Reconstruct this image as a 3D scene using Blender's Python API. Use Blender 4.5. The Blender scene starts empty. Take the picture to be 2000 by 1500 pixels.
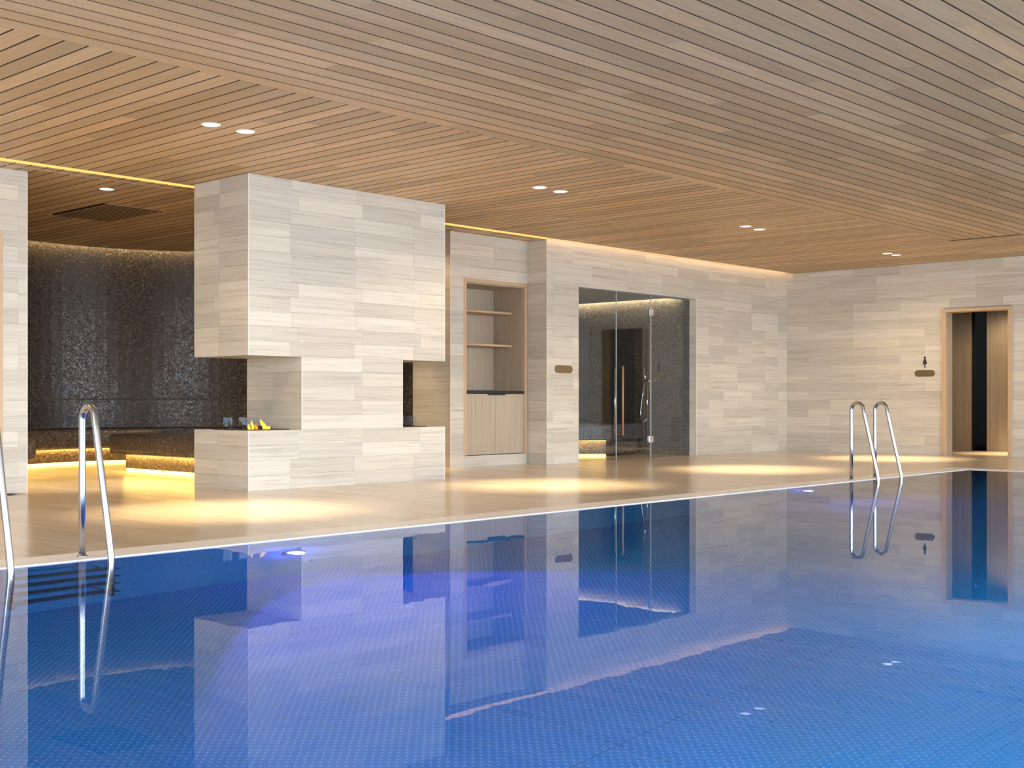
import bpy, bmesh, math, random
from mathutils import Matrix, Vector
random.seed(7)
C = bpy.context.scene.collection
SC = bpy.context.scene
# ------------------------------------------------------------------ camera, world, exposure
CAM_Z = 0.82
cam_d = bpy.data.cameras.new('camera'); cam = bpy.data.objects.new('camera', cam_d); C.objects.link(cam)
FPX = 2412.53
cam_d.sensor_width = 36.0; cam_d.lens = FPX * 36.0 / 2000.0; cam_d.shift_y = 30.0 / 2000.0
cam_d.clip_end = 200; cam_d.clip_start = 0.05
FW = (0.73434066, 0.67878111); RT = (0.67878111, -0.73434066)
cam.location = (0, 0, CAM_Z)
cam.rotation_euler = (math.pi / 2, 0, -math.atan2(FW[0], FW[1]))
SC.camera = cam
vs = SC.view_settings
vs.view_transform = 'Standard'; vs.look = 'None'; vs.gamma = 1.0; vs.use_curve_mapping = False
vs.exposure = 0.17
SC.cycles.caustics_refractive = True; SC.cycles.caustics_reflective = True
SC.cycles.sample_clamp_indirect = 6.0
SC.cycles.max_bounces = 10; SC.cycles.diffuse_bounces = 6
w = bpy.data.worlds.new('daylight'); SC.world = w; w.use_nodes = True
bg = w.node_tree.nodes['Background']
bg.inputs[0].default_value = (0.76, 0.87, 1.0, 1); bg.inputs[1].default_value = 9.5

def area_light(name, loc, rot, sx, sy, power, col):
    l = bpy.data.lights.new(name, 'AREA'); l.shape = 'RECTANGLE'; l.size = sx; l.size_y = sy
    l.energy = power; l.color = col
    o = bpy.data.objects.new(name, l); o.location = loc; o.rotation_euler = rot; C.objects.link(o); return o
# portal in the window opening on the pool's near side (only guides the daylight)
po = area_light('window_portal', (7.3, -2.55, 1.5), (math.radians(90), 0, 0), 20.6, 2.9, 1, (1, 1, 1))
po.data.cycles.is_portal = True
po = area_light('window_portal', (-3.05, 1.7, 1.5), (0, math.radians(-90), 0), 2.9, 8.4, 1, (1, 1, 1))  # portal of the back wall opening, added for more fill daylight
po.data.cycles.is_portal = True

ZC = 2.83
CH = ZC / 21.0        # course height of the stone cladding
# ------------------------------------------------------------------ materials
def newmat(name):
    m = bpy.data.materials.new(name); m.use_nodes = True
    nt = m.node_tree; nt.nodes.clear()
    out = nt.nodes.new('ShaderNodeOutputMaterial')
    return m, nt, out
def N(nt, t, **kw):
    n = nt.nodes.new(t)
    for k, v in kw.items():
        if k.startswith('i_'): n.inputs[k[2:].replace('_', ' ')].default_value = v
        else: setattr(n, k, v)
    return n
def math_n(nt, op, a, b=None, c=None):
    n = nt.nodes.new('ShaderNodeMath'); n.operation = op
    for i, v in enumerate((a, b, c)):
        if v is None: continue
        if isinstance(v, (int, float)): n.inputs[i].default_value = v
        else: nt.links.new(v, n.inputs[i])
    return n.outputs[0]
def vmath(nt, op, a, b=None):
    n = nt.nodes.new('ShaderNodeVectorMath'); n.operation = op
    for i, v in enumerate((a, b)):
        if v is None: continue
        if isinstance(v, tuple): n.inputs[i].default_value = v
        else: nt.links.new(v, n.inputs[i])
    return n.outputs[0]
def mixc(nt, fac, a, b, mode='MIX'):
    n = nt.nodes.new('ShaderNodeMix'); n.data_type = 'RGBA'; n.blend_type = mode
    for sock, v in ((n.inputs[0], fac), (n.inputs[6], a), (n.inputs[7], b)):
        if isinstance(v, (int, float)): sock.default_value = v
        elif isinstance(v, tuple): sock.default_value = (*v, 1) if len(v) == 3 else v
        else: nt.links.new(v, sock)
    return n.outputs[2]
def ramp(nt, fac, stops):
    n = nt.nodes.new('ShaderNodeValToRGB'); nt.links.new(fac, n.inputs[0])
    el = n.color_ramp.elements
    while len(el) < len(stops): el.new(0.5)
    for e, (p, c) in zip(el, stops):
        e.position = p; e.color = (*c, 1) if len(c) == 3 else (c[0], c[0], c[0], 1)
    return n.outputs[0]
def piece_random(nt):
    oi = N(nt, 'ShaderNodeObjectInfo'); ge = N(nt, 'ShaderNodeNewGeometry')
    s = math_n(nt, 'ADD', oi.outputs['Random'], ge.outputs['Random Per Island'])
    return math_n(nt, 'FRACT', s)
def piece_vec(nt, scale, rnd):
    """local coordinates of a piece, stretched, shifted by a random amount per piece"""
    tc = N(nt, 'ShaderNodeTexCoord')
    off = vmath(nt, 'MULTIPLY', vmath(nt, 'ADD', N_comb(nt, rnd), (0.1, 0.2, 0.3)), (37.0, 91.0, 53.0))
    return vmath(nt, 'ADD', vmath(nt, 'MULTIPLY', tc.outputs['Object'], scale), off)
def N_comb(nt, v):
    n = nt.nodes.new('ShaderNodeCombineXYZ')
    for i in range(3): nt.links.new(v, n.inputs[i])
    return n.outputs[0]
def noise(nt, vec, scale, detail=3, rough=0.5, dist=0.0):
    n = N(nt, 'ShaderNodeTexNoise'); nt.links.new(vec, n.inputs['Vector'])
    n.inputs['Scale'].default_value = scale; n.inputs['Detail'].default_value = detail
    n.inputs['Roughness'].default_value = rough; n.inputs['Distortion'].default_value = dist
    return n.outputs[0]
def bsdf(nt, out, col, rough, **kw):
    b = N(nt, 'ShaderNodeBsdfPrincipled')
    if isinstance(col, tuple): b.inputs['Base Color'].default_value = (*col, 1)
    else: nt.links.new(col, b.inputs['Base Color'])
    if isinstance(rough, (int, float)): b.inputs['Roughness'].default_value = rough
    else: nt.links.new(rough, b.inputs['Roughness'])
    for k, v in kw.items(): b.inputs[k.replace('_', ' ')].default_value = v
    nt.links.new(b.outputs[0], out.inputs[0]); return b
def grain_mat(name, light, mid, dark, tint, rough=0.4, sc=(0.9, 1.0, 26.0), strength=1.0, vary=0.22, spec=0.5, bump=0.0, coat=0.0):
    """veined stone / wood: streaks along local X, thin across local Z, tone varies from piece to piece"""
    m, nt, out = newmat(name)
    r = piece_random(nt)
    v = piece_vec(nt, sc, r)
    a = noise(nt, v, 1.0, 4, 0.55, 0.6)
    v2 = piece_vec(nt, (sc[0] * 2.6, sc[1], sc[2] * 4.6), r)
    b = noise(nt, v2, 1.0, 3, 0.6, 0.3)
    f = math_n(nt, 'ADD', math_n(nt, 'MULTIPLY', a, 0.62), math_n(nt, 'MULTIPLY', b, 0.38))
    f = math_n(nt, 'MULTIPLY_ADD', math_n(nt, 'SUBTRACT', f, 0.5), 2.2 * strength, 0.5)
    col = ramp(nt, f, [(0.0, dark), (0.45, mid), (1.0, light)])
    # tone per piece
    r2 = math_n(nt, 'FRACT', math_n(nt, 'MULTIPLY', r, 17.31))
    val = math_n(nt, 'MULTIPLY_ADD', r2, vary, 1.0 - vary * 0.55)
    col = mixc(nt, 1.0, col, N_comb(nt, val), 'MULTIPLY')
    r3 = math_n(nt, 'FRACT', math_n(nt, 'MULTIPLY', r, 53.7))
    col = mixc(nt, math_n(nt, 'MULTIPLY', r3, 0.55), col, mixc(nt, 1.0, col, tint, 'MULTIPLY'))
    bb = bsdf(nt, out, col, rough, Specular_IOR_Level=spec, Coat_Weight=coat, Coat_Roughness=0.12)
    if bump:
        bn = N(nt, 'ShaderNodeBump'); bn.inputs['Strength'].default_value = bump; bn.inputs['Distance'].default_value = 0.002
        nt.links.new(f, bn.inputs['Height']); nt.links.new(bn.outputs[0], bb.inputs['Normal'])
    return m
def plain(name, col, rough=0.5, metal=0.0, **kw):
    m, nt, out = newmat(name)
    tc = N(nt, 'ShaderNodeTexCoord')
    nz = noise(nt, tc.outputs['Object'], 9.0, 3)
    c = mixc(nt, nz, tuple(x * 0.94 for x in col), tuple(min(1, x * 1.05) for x in col))
    bsdf(nt, out, c, rough, Metallic=metal, **kw); return m
def emit(name, col, s):
    m, nt, out = newmat(name)
    e = N(nt, 'ShaderNodeEmission'); e.inputs[0].default_value = (*col, 1); e.inputs[1].default_value = s
    nt.links.new(e.outputs[0], out.inputs[0]); return m

M = {}
M['stone'] = grain_mat('veined_stone', (0.665, 0.625, 0.55), (0.575, 0.533, 0.462), (0.385, 0.345, 0.29), (1.02, 0.98, 0.90), rough=0.42, sc=(1.0, 1.0, 28.0), vary=0.24, strength=0.95)
M['stone_bed'] = plain('stone_joint', (0.40, 0.36, 0.31), 0.8)
M['floor_stone'] = grain_mat('veined_floor_stone', (0.70, 0.595, 0.48), (0.61, 0.505, 0.395), (0.46, 0.365, 0.275), (1.04, 0.96, 0.88), rough=0.2, sc=(0.9, 1.0, 20.0), vary=0.16, spec=0.5)
M['coping'] = grain_mat('pale_coping_stone', (0.84, 0.81, 0.79), (0.80, 0.765, 0.74), (0.72, 0.68, 0.65), (1.02, 0.98, 0.95), rough=0.35, sc=(1.0, 1.0, 16.0), vary=0.08)
M['plank'] = grain_mat('oak_plank', (0.68, 0.52, 0.315), (0.575, 0.425, 0.245), (0.40, 0.285, 0.155), (1.06, 0.92, 0.82), rough=0.5, sc=(1.6, 1.0, 34.0), vary=0.42, strength=0.9)
M['bed_and_gap_shade'] = plain('dark_void_and_gap_shade', (0.045, 0.03, 0.02), 0.9)
M['oak'] = grain_mat('pale_oak_veneer', (0.50, 0.42, 0.32), (0.43, 0.35, 0.26), (0.33, 0.26, 0.19), (1.02, 0.96, 0.9), rough=0.45, sc=(1.0, 1.0, 30.0), vary=0.1, strength=0.8)
M['oak_frame'] = grain_mat('oak_frame', (0.60, 0.44, 0.29), (0.53, 0.38, 0.24), (0.42, 0.29, 0.18), (1.02, 0.96, 0.9), rough=0.45, sc=(1.0, 1.0, 30.0), vary=0.08, strength=0.6)
M['steel'] = plain('polished_steel', (0.48, 0.49, 0.52), 0.2, 1.0)
M['black'] = plain('black_worktop', (0.015, 0.014, 0.014), 0.35)
M['tread'] = plain('dark_tread_steel', (0.16, 0.17, 0.18), 0.4, 0.6)
M['brass'] = plain('brushed_brass', (0.34, 0.24, 0.12), 0.38, 1.0)
M['bronze'] = plain('dark_bronze', (0.045, 0.035, 0.03), 0.5, 0.3)
M['white_trim'] = plain('white_ring', (0.8, 0.78, 0.74), 0.4)
M['edge'] = plain('pale_corner_bead', (0.80, 0.74, 0.66), 0.4)
M['plaster'] = plain('grey_plaster', (0.55, 0.58, 0.62), 0.7)
M['copper'] = plain('copper_toned_wood', (0.42, 0.22, 0.09), 0.4)
M['chrome'] = plain('chrome', (0.9, 0.9, 0.92), 0.08, 1.0)
M['led'] = emit('warm_led_and_lip_glow', (1.0, 0.56, 0.14), 1.35)
M['led_hot'] = emit('warm_led_strip_bright', (1.0, 0.60, 0.26), 7.0)
M['led_bench'] = emit('amber_led_strip', (1.0, 0.60, 0.12), 7.0)
M['led_seat'] = emit('amber_led_under_seat', (1.0, 0.60, 0.14), 60.0)
M['led_steam'] = emit('warm_white_led', (1.0, 0.75, 0.40), 60.0)
M['lens'] = emit('lamp_lens', (1.0, 0.93, 0.82), 2.2)
M['lens_violet'] = emit('underwater_lens', (0.42, 0.42, 1.0), 9.0)
M['flame'] = emit('flame', (1.0, 0.62, 0.07), 1.6)
M['flame_deep'] = emit('flame_orange', (1.0, 0.30, 0.04), 1.2)
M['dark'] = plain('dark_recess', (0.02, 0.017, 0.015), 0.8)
def mosaic(name, a, b, c, scale=62.0, rough=0.30):
    m, nt, out = newmat(name)
    tc = N(nt, 'ShaderNodeTexCoord')
    vo = N(nt, 'ShaderNodeTexVoronoi'); nt.links.new(tc.outputs['Object'], vo.inputs['Vector']); vo.inputs['Scale'].default_value = scale
    h = N(nt, 'ShaderNodeSeparateColor'); nt.links.new(vo.outputs['Color'], h.inputs[0])
    col = ramp(nt, h.outputs[0], [(0.0, a), (0.45, b), (0.85, b), (1.0, c)])
    rr = math_n(nt, 'MULTIPLY_ADD', h.outputs[1], 0.35, rough - 0.1)
    bb = bsdf(nt, out, col, rr, Specular_IOR_Level=0.45)
    nm = N(nt, 'ShaderNodeBump'); nm.inputs['Strength'].default_value = 0.5; nm.inputs['Distance'].default_value = 0.004
    nt.links.new(h.outputs[2], nm.inputs['Height']); nt.links.new(nm.outputs[0], bb.inputs['Normal'])
    return m
M['mosaic'] = mosaic('dark_mosaic', (0.020, 0.014, 0.011), (0.058, 0.043, 0.034), (0.20, 0.16, 0.12))
M['mosaic_seat'] = mosaic('brown_mosaic', (0.04, 0.03, 0.024), (0.12, 0.092, 0.074), (0.34, 0.27, 0.21))
M['mosaic_grey'] = mosaic('grey_mosaic', (0.04, 0.037, 0.037), (0.115, 0.102, 0.10), (0.27, 0.25, 0.24))
def glass(name, tint, ior=1.5, extra=0.0):
    m, nt, out = newmat(name)
    fr = N(nt, 'ShaderNodeFresnel'); ge = N(nt, 'ShaderNodeNewGeometry')   # thin pane: same reflectance from either side
    nt.links.new(math_n(nt, 'MULTIPLY_ADD', ge.outputs['Backfacing'], 1.0 / ior - ior, ior), fr.inputs[0])
    tr = N(nt, 'ShaderNodeBsdfTransparent'); tr.inputs[0].default_value = (*tint, 1)
    gl = N(nt, 'ShaderNodeBsdfGlossy'); gl.inputs['Roughness'].default_value = 0.0
    gl.inputs[0].default_value = (0.9, 0.95, 1.0, 1)
    mx = N(nt, 'ShaderNodeMixShader')
    nt.links.new(math_n(nt, 'ADD', fr.outputs[0], extra), mx.inputs[0])
    nt.links.new(tr.outputs[0], mx.inputs[1]); nt.links.new(gl.outputs[0], mx.inputs[2])
    nt.links.new(mx.outputs[0], out.inputs[0]); return m
M['glass'] = glass('tinted_glass', (0.90, 0.93, 0.94))
M['screen_glass'] = glass('clear_screen_glass', (0.86, 0.90, 0.96), 1.3, 0.0)
M['glass_edge'] = plain('polished_glass_edge', (0.50, 0.54, 0.52), 0.6)
def water_mat():
    m, nt, out = newmat('pool_water')
    tc = N(nt, 'ShaderNodeTexCoord')
    bn = N(nt, 'ShaderNodeBump'); bn.inputs['Strength'].default_value = 1.0; bn.inputs['Distance'].default_value = 1.0
    n1 = noise(nt, tc.outputs['Object'], 2.2, 2, 0.5); n2 = noise(nt, tc.outputs['Object'], 9.0, 2, 0.5)
    h = math_n(nt, 'ADD', math_n(nt, 'MULTIPLY', n1, 0.00050), math_n(nt, 'MULTIPLY', n2, 0.00006))
    nt.links.new(h, bn.inputs['Height'])
    fr = N(nt, 'ShaderNodeFresnel'); fr.inputs[0].default_value = 1.33; nt.links.new(bn.outputs[0], fr.inputs['Normal'])
    rf = N(nt, 'ShaderNodeBsdfRefraction'); rf.inputs['IOR'].default_value = 1.33; rf.inputs['Roughness'].default_value = 0.0
    rf.inputs[0].default_value = (0.40, 0.75, 0.96, 1); nt.links.new(bn.outputs[0], rf.inputs['Normal'])
    gl = N(nt, 'ShaderNodeBsdfGlossy'); gl.inputs['Roughness'].default_value = 0.0; nt.links.new(bn.outputs[0], gl.inputs['Normal'])
    mx = N(nt, 'ShaderNodeMixShader'); nt.links.new(fr.outputs[0], mx.inputs[0])
    nt.links.new(rf.outputs[0], mx.inputs[1]); nt.links.new(gl.outputs[0], mx.inputs[2])
    nt.links.new(mx.outputs[0], out.inputs[0]); return m
M['water'] = water_mat()
def studs_mat():
    """steel pool floor sheet with a regular grid of pressed anti-slip studs"""
    m, nt, out = newmat('studded_pool_steel')
    tc = N(nt, 'ShaderNodeTexCoord'); sp = N(nt, 'ShaderNodeSeparateXYZ'); nt.links.new(tc.outputs['Object'], sp.inputs[0])
    P = 0.040
    u = math_n(nt, 'DIVIDE', sp.outputs[0], P); v = math_n(nt, 'DIVIDE', sp.outputs[1], P * 0.5)
    row = math_n(nt, 'FLOOR', v)
    odd = math_n(nt, 'MULTIPLY', math_n(nt, 'FLOORED_MODULO', row, 2.0), 0.5)
    fu = math_n(nt, 'SUBTRACT', math_n(nt, 'FRACT', math_n(nt, 'ADD', u, odd)), 0.5)
    fv = math_n(nt, 'MULTIPLY', math_n(nt, 'SUBTRACT', math_n(nt, 'FRACT', v), 0.5), 0.5)
    d = math_n(nt, 'SQRT', math_n(nt, 'ADD', math_n(nt, 'MULTIPLY', fu, fu), math_n(nt, 'MULTIPLY', fv, fv)))
    s = ramp(nt, d, [(0.0, (1.0,)), (0.09, (0.85,)), (0.19, (0.0,)), (1.0, (0.0,))])
    col = mixc(nt, s, (0.12, 0.32, 0.47), (0.42, 0.68, 0.86))  # lighter stud tops paint in the light they catch
    bb = bsdf(nt, out, col, 0.45, Specular_IOR_Level=0.3)
    bn = N(nt, 'ShaderNodeBump'); bn.inputs['Strength'].default_value = 0.6; bn.inputs['Distance'].default_value = 0.004
    nt.links.new(s, bn.inputs['Height']); nt.links.new(bn.outputs[0], bb.inputs['Normal'])
    return m
M['studs'] = studs_mat()
M['pool_wall'] = plain('pool_wall_steel', (0.18, 0.34, 0.40), 0.4)

# ------------------------------------------------------------------ builders
def link(name, me, mat, parent=None, mw=None):
    o = bpy.data.objects.new(name, me); C.objects.link(o)
    if mat is not None and not me.materials: me.materials.append(mat)
    if mw is not None: o.matrix_world = mw
    if parent is not None:
        o.parent = parent; o.matrix_parent_inverse = parent.matrix_basis.inverted()
    return o
def tag(o, label, cat=None, group=None, kind=None):
    o['label'] = label
    if cat: o['category'] = cat
    if group: o['group'] = group
    if kind: o['kind'] = kind
    return o
def structure(o, label):
    o['kind'] = 'structure'; o['label'] = label; return o
def empty(name, loc=(0, 0, 0)):
    o = bpy.data.objects.new(name, None); o.location = loc; C.objects.link(o); o.empty_display_size = 0.1; return o
def bm_box(bm, lo, hi):
    vs_ = [bm.verts.new((x, y, z)) for x in (lo[0], hi[0]) for y in (lo[1], hi[1]) for z in (lo[2], hi[2])]
    for f in ((0, 1, 3, 2), (4, 6, 7, 5), (0, 4, 5, 1), (2, 3, 7, 6), (0, 2, 6, 4), (1, 5, 7, 3)):
        bm.faces.new([vs_[i] for i in f])
def mesh_of(bm, name, bevel=0.0, seg=1, smooth=False):
    bmesh.ops.recalc_face_normals(bm, faces=bm.faces)
    if bevel: bmesh.ops.bevel(bm, geom=list(bm.edges), offset=bevel, segments=seg, affect='EDGES', profile=0.6)
    me = bpy.data.meshes.new(name); bm.to_mesh(me); bm.free()
    if smooth:
        for p in me.polygons: p.use_smooth = True
    return me
def boxes(name, lst, mat, parent=None, bevel=0.0, seg=1):
    """one object made of boxes given in world coordinates, its origin at their base centre"""
    lo = [min(b[0][i] for b in lst) for i in range(3)]; hi = [max(b[1][i] for b in lst) for i in range(3)]
    c = Vector(((lo[0] + hi[0]) / 2, (lo[1] + hi[1]) / 2, lo[2]))
    bm = bmesh.new()
    for a, b in lst: bm_box(bm, Vector(a) - c, Vector(b) - c)
    me = mesh_of(bm, name, bevel, seg)
    return link(name, me, mat, parent, Matrix.Translation(c))
def box(name, a, b, mat, parent=None, bevel=0.0, seg=1):
    a, b = tuple(map(min, zip(a, b))), tuple(map(max, zip(a, b)))
    return boxes(name, [(a, b)], mat, parent, bevel, seg)
def grained(name, a, b, mat, axis, parent=None, bevel=0.002):
    """a board whose local X runs along world `axis` (so the grain does), thickness on local Y"""
    a, b = Vector(map(min, zip(a, b))), Vector(map(max, zip(a, b)))
    c = (a + b) / 2; s = b - a
    if axis == 'x': R = Matrix.Identity(3) if s.y < s.z else Matrix(((1, 0, 0), (0, 0, 1), (0, -1, 0)))
    elif axis == 'z':
        R = Matrix(((0, 0, 1), (0, 1, 0), (-1, 0, 0))) if s.y < s.x else Matrix(((0, 1, 0), (0, 0, 1), (1, 0, 0)))
    else: R = Matrix(((0, 0, 1), (1, 0, 0), (0, 1, 0))) if s.z < s.x else Matrix(((0, -1, 0), (1, 0, 0), (0, 0, 1)))
    l = R.transposed() @ s; l = Vector((abs(l.x), abs(l.y), abs(l.z))) / 2
    bm = bmesh.new(); bm_box(bm, -l, l)
    return link(name, mesh_of(bm, name, bevel), mat, parent, Matrix.Translation(c) @ R.to_4x4())
def lathe(name, prof, seg, mat, parent=None, loc=(0, 0, 0), rot=None, cap=True):
    bm = bmesh.new(); rings = []
    for r, z in prof:
        rings.append([bm.verts.new((r * math.cos(2 * math.pi * i / seg), r * math.sin(2 * math.pi * i / seg), z)) for i in range(seg)])
    for a, b in zip(rings, rings[1:]):
        for i in range(seg): bm.faces.new((a[i], a[(i + 1) % seg], b[(i + 1) % seg], b[i]))
    for rg in (rings[0], rings[-1]):
        if cap and (rg[0].co.xy).length > 1e-5: bm.faces.new(rg)
    bmesh.ops.remove_doubles(bm, verts=bm.verts, dist=1e-6)
    me = mesh_of(bm, name, smooth=False)
    for p in me.polygons: p.use_smooth = len(p.vertices) == 4
    mw = Matrix.Translation(loc)
    if rot: mw = mw @ rot
    return link(name, me, mat, parent, mw)
def tube(name, pts, r, mat, parent=None, seg=14, origin=None):
    pts = [Vector(p) for p in pts]; o0 = Vector(origin if origin else pts[0])
    bm = bmesh.new(); rings = []; up = None
    for i, p in enumerate(pts):
        t = (pts[min(i + 1, len(pts) - 1)] - pts[max(i - 1, 0)]).normalized()
        if up is None:
            up = Vector((1, 0, 0)) if abs(t.x) < 0.9 else Vector((0, 1, 0))
        up = (up - up.dot(t) * t).normalized(); sd = t.cross(up)
        rr = r[i] if isinstance(r, (list, tuple)) else r
        rings.append([bm.verts.new(p - o0 + rr * (math.cos(2 * math.pi * k / seg) * up + math.sin(2 * math.pi * k / seg) * sd)) for k in range(seg)])
    for a, b in zip(rings, rings[1:]):
        for k in range(seg): bm.faces.new((a[k], a[(k + 1) % seg], b[(k + 1) % seg], b[k]))
    bm.faces.new(rings[0]); bm.faces.new(rings[-1])
    me = mesh_of(bm, name)
    for p in me.polygons: p.use_smooth = len(p.vertices) == 4
    return link(name, me, mat, parent, Matrix.Translation(o0))
def prism(name, pts, z0, z1, mat, parent=None, bevel=0.0, seg=2):
    """vertical prism over a plan polygon"""
    cx_ = sum(p[0] for p in pts) / len(pts); cy_ = sum(p[1] for p in pts) / len(pts)
    bm = bmesh.new()
    lo = [bm.verts.new((x - cx_, y - cy_, 0)) for x, y in pts]; hi = [bm.verts.new((x - cx_, y - cy_, z1 - z0)) for x, y in pts]
    n = len(pts)
    for i in range(n): bm.faces.new((lo[i], lo[(i + 1) % n], hi[(i + 1) % n], hi[i]))
    bm.faces.new(lo); bm.faces.new(hi)
    bmesh.ops.recalc_face_normals(bm, faces=bm.faces)
    if bevel:
        eds = [e for e in bm.edges if abs(e.verts[0].co.z - e.verts[1].co.z) < 1e-6]
        bmesh.ops.bevel(bm, geom=eds, offset=bevel, segments=seg, affect='EDGES', profile=0.5)
    bmesh.ops.triangulate(bm, faces=[f for f in bm.faces if len(f.verts) > 6])
    me = bpy.data.meshes.new(name); bm.to_mesh(me); bm.free()
    return link(name, me, mat, parent, Matrix.Translation((cx_, cy_, z0)))
def arc(cx_, cy_, r, a0, a1, n):
    return [(cx_ + r * math.cos(math.radians(a0 + (a1 - a0) * i / n)), cy_ + r * math.sin(math.radians(a0 + (a1 - a0) * i / n))) for i in range(n + 1)]
ROT = {'wx': Matrix.Identity(3),                                   # wall along X
       'wy': Matrix(((0, -1, 0), (1, 0, 0), (0, 0, 1))),           # wall along Y
       'fy': Matrix(((0, 0, 1), (1, 0, 0), (0, 1, 0))),            # flat, long axis along Y
       'fx': Matrix(((1, 0, 0), (0, 0, 1), (0, -1, 0)))}           # flat, long axis along X
def project(p):
    dep = p[0] * FW[0] + p[1] * FW[1]
    if dep < 0.3: return None
    return 1000 + FPX * (p[0] * RT[0] + p[1] * RT[1]) / dep, 780 - FPX * (p[2] - CAM_Z) / dep, dep
MESHES = {}
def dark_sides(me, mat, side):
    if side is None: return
    me.materials.append(mat); me.materials.append(side)  # long side faces coloured dark as the shade inside the plank gaps
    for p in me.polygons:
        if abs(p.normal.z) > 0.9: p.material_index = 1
def pieces(name, specs, mat, parent, limit=295, rest_name=None, bevel=0.0, side=None):
    """specs: (centre, (length, thick, cross), orientation). Largest in view become parts; the rest one stuff part."""
    sc = []
    for c, s, o in specs:
        R = ROT[o]; A = 0
        best = None
        for t in (-0.45, -0.2, 0.0, 0.2, 0.45):
            q = Vector(c) + R @ Vector((s[0] * t, 0, 0)); pr = project(q)
            if pr and -10 < pr[0] < 2010 and -10 < pr[1] < 1510: best = pr if best is None else min(best, pr, key=lambda k: k[2])
        if best: A = s[0] * s[2] / best[2] ** 2
        sc.append(A)
    order = sorted(range(len(specs)), key=lambda i: -sc[i])
    single = [i for i in order if sc[i] > 0][:limit]; ss = set(single)
    for i in single:
        c, s, o = specs[i]
        key = (name, round(s[0], 3), round(s[1], 4), round(s[2], 3), mat.name)
        if key not in MESHES:
            bm = bmesh.new(); h = Vector((s[0] / 2, s[1] / 2, s[2] / 2)); bm_box(bm, -h, h); MESHES[key] = mesh_of(bm, name, bevel); dark_sides(MESHES[key], mat, side)
        link(name, MESHES[key], mat, parent, Matrix.Translation(c) @ ROT[o].to_4x4())
    for ori in sorted({specs[i][2] for i in range(len(specs)) if i not in ss}):
        bm = bmesh.new(); Ri = ROT[ori].transposed()
        for i, (c, s, o) in enumerate(specs):
            if i in ss or o != ori: continue
            q = Ri @ Vector(c); h = Vector((s[0] / 2, s[1] / 2, s[2] / 2)); bm_box(bm, q - h, q + h)
        me = mesh_of(bm, name); dark_sides(me, mat, side)
        r = link((rest_name or name), me, mat, parent, ROT[ori].to_4x4()); r['kind'] = 'stuff'
    return len(single)
def wall_specs(plane, axis, a0, a1, z0, z1, holes=(), L=0.76, start=0.0, mode='half', t=0.012, face=-1, J=0.0012):
    """stone courses on a vertical plane. axis 'x': plane is y=plane, tiles along x. face: outward side (-1 or +1)."""
    out = []; n0 = int(round(z0 / CH)); n1 = int(math.ceil((z1 - 1e-6) / CH))
    for k in range(n0, n1):
        zl, zh = max(z0, k * CH), min(z1, (k + 1) * CH)
        if zh - zl < 0.01: continue
        if mode == 'half': off = start + (L / 2 if k % 2 else 0.0) + (random.choice((0, 0, 0, 1)) * L / 2)
        else: off = start + random.choice((0.0, 0.095, 0.095, 0.0, 0.02))
        xs = []; x = off - math.ceil((off - a0) / L) * L
        while x < a1:
            xs.append(x); x += L
        xs.append(x)
        if mode != 'half' and random.random() < 0.25 and len(xs) > 2: xs.insert(1 + random.randrange(len(xs) - 2), None)
        xs = [q for q in xs if q is not None]
        segs = [(max(p, a0), min(q, a1)) for p, q in zip(xs, xs[1:])]
        for (hx0, hx1, hz0, hz1) in holes:
            if zl + 0.5 * (zh - zl) < hz0 or zl + 0.5 * (zh - zl) > hz1: continue
            new = []
            for p, q in segs:
                if q <= hx0 or p >= hx1: new.append((p, q)); continue
                if p < hx0: new.append((p, hx0))
                if q > hx1: new.append((hx1, q))
            segs = new
        for p, q in segs:
            if q - p < 0.02: continue
            tt = round(t + random.choice((-0.0006, -0.0003, 0.0, 0.0003)), 4)
            c_a = (p + q) / 2; off_n = face * (0.0 - 0.0) + plane - face * (t - tt / 2 - (t - tt)) if False else plane - face * tt / 2 - face * (t - tt)
            c = (c_a, off_n, (zl + zh) / 2) if axis == 'x' else (off_n, c_a, (zl + zh) / 2)
            out.append((c, (q - p - J, tt, zh - zl - J), 'wx' if axis == 'x' else 'wy'))
    return out
# ------------------------------------------------------------------ key dimensions
XA, XF = -3.0, 17.57            # room ends along the pool
YW = -2.5                       # window side
YP0, YP1 = 0.6, 5.90            # pool
PX0, PX1 = -2.0, 14.25
YS, YN = 10.22, 10.54           # steam-room wall, recessed wall plane
XR = 11.70                      # corner of the steam-room wall
XN = 10.32                      # left end of the cabinet wall
XP = 5.10                       # right end of the left pier
WZ = -0.005
TOP = 2.98
LC = (7.85, 12.60); LR = 2.55   # round lounge

# ------------------------------------------------------------------ floor
fl = boxes('floor', [((XA, 6.19, -0.2), (XF, 16.0, -0.02)), ((PX1 + 0.29, YW, -0.2), (XF, 6.19, -0.02)),
                     ((XA, YW, -0.2), (PX1 + 0.29, YP0 - 0.25, -0.02)), ((XF, 5.0, -0.2), (22.5, 10.4, -0.02)),
                     ((XA, 0.35, -0.2), (PX0 - 0.25, 6.19, -0.02))], M['stone_bed'])
structure(fl, 'polished beige veined stone floor beside the pool')
sp = []
TW, TL = 0.20, 1.20
def floor_area(x0, x1, y0, y1, circ=None):
    x = x0; k = 0
    while x < x1 - 1e-6:
        xe = min(x + TW, x1); y = y0 - (0.0, 0.6, 0.3, 0.9)[k % 4] ; k += 1
        while y < y1 - 1e-6:
            a, b = max(y, y0), min(y + TL, y1)
            if b - a > 0.03: sp.append((((x + xe) / 2, (a + b) / 2, -0.01), (b - a - 0.0012, 0.02, xe - x - 0.0012), 'fy'))
            y += TL
        x = xe
floor_area(2.0, XF, 6.195, YS + 0.05)
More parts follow.
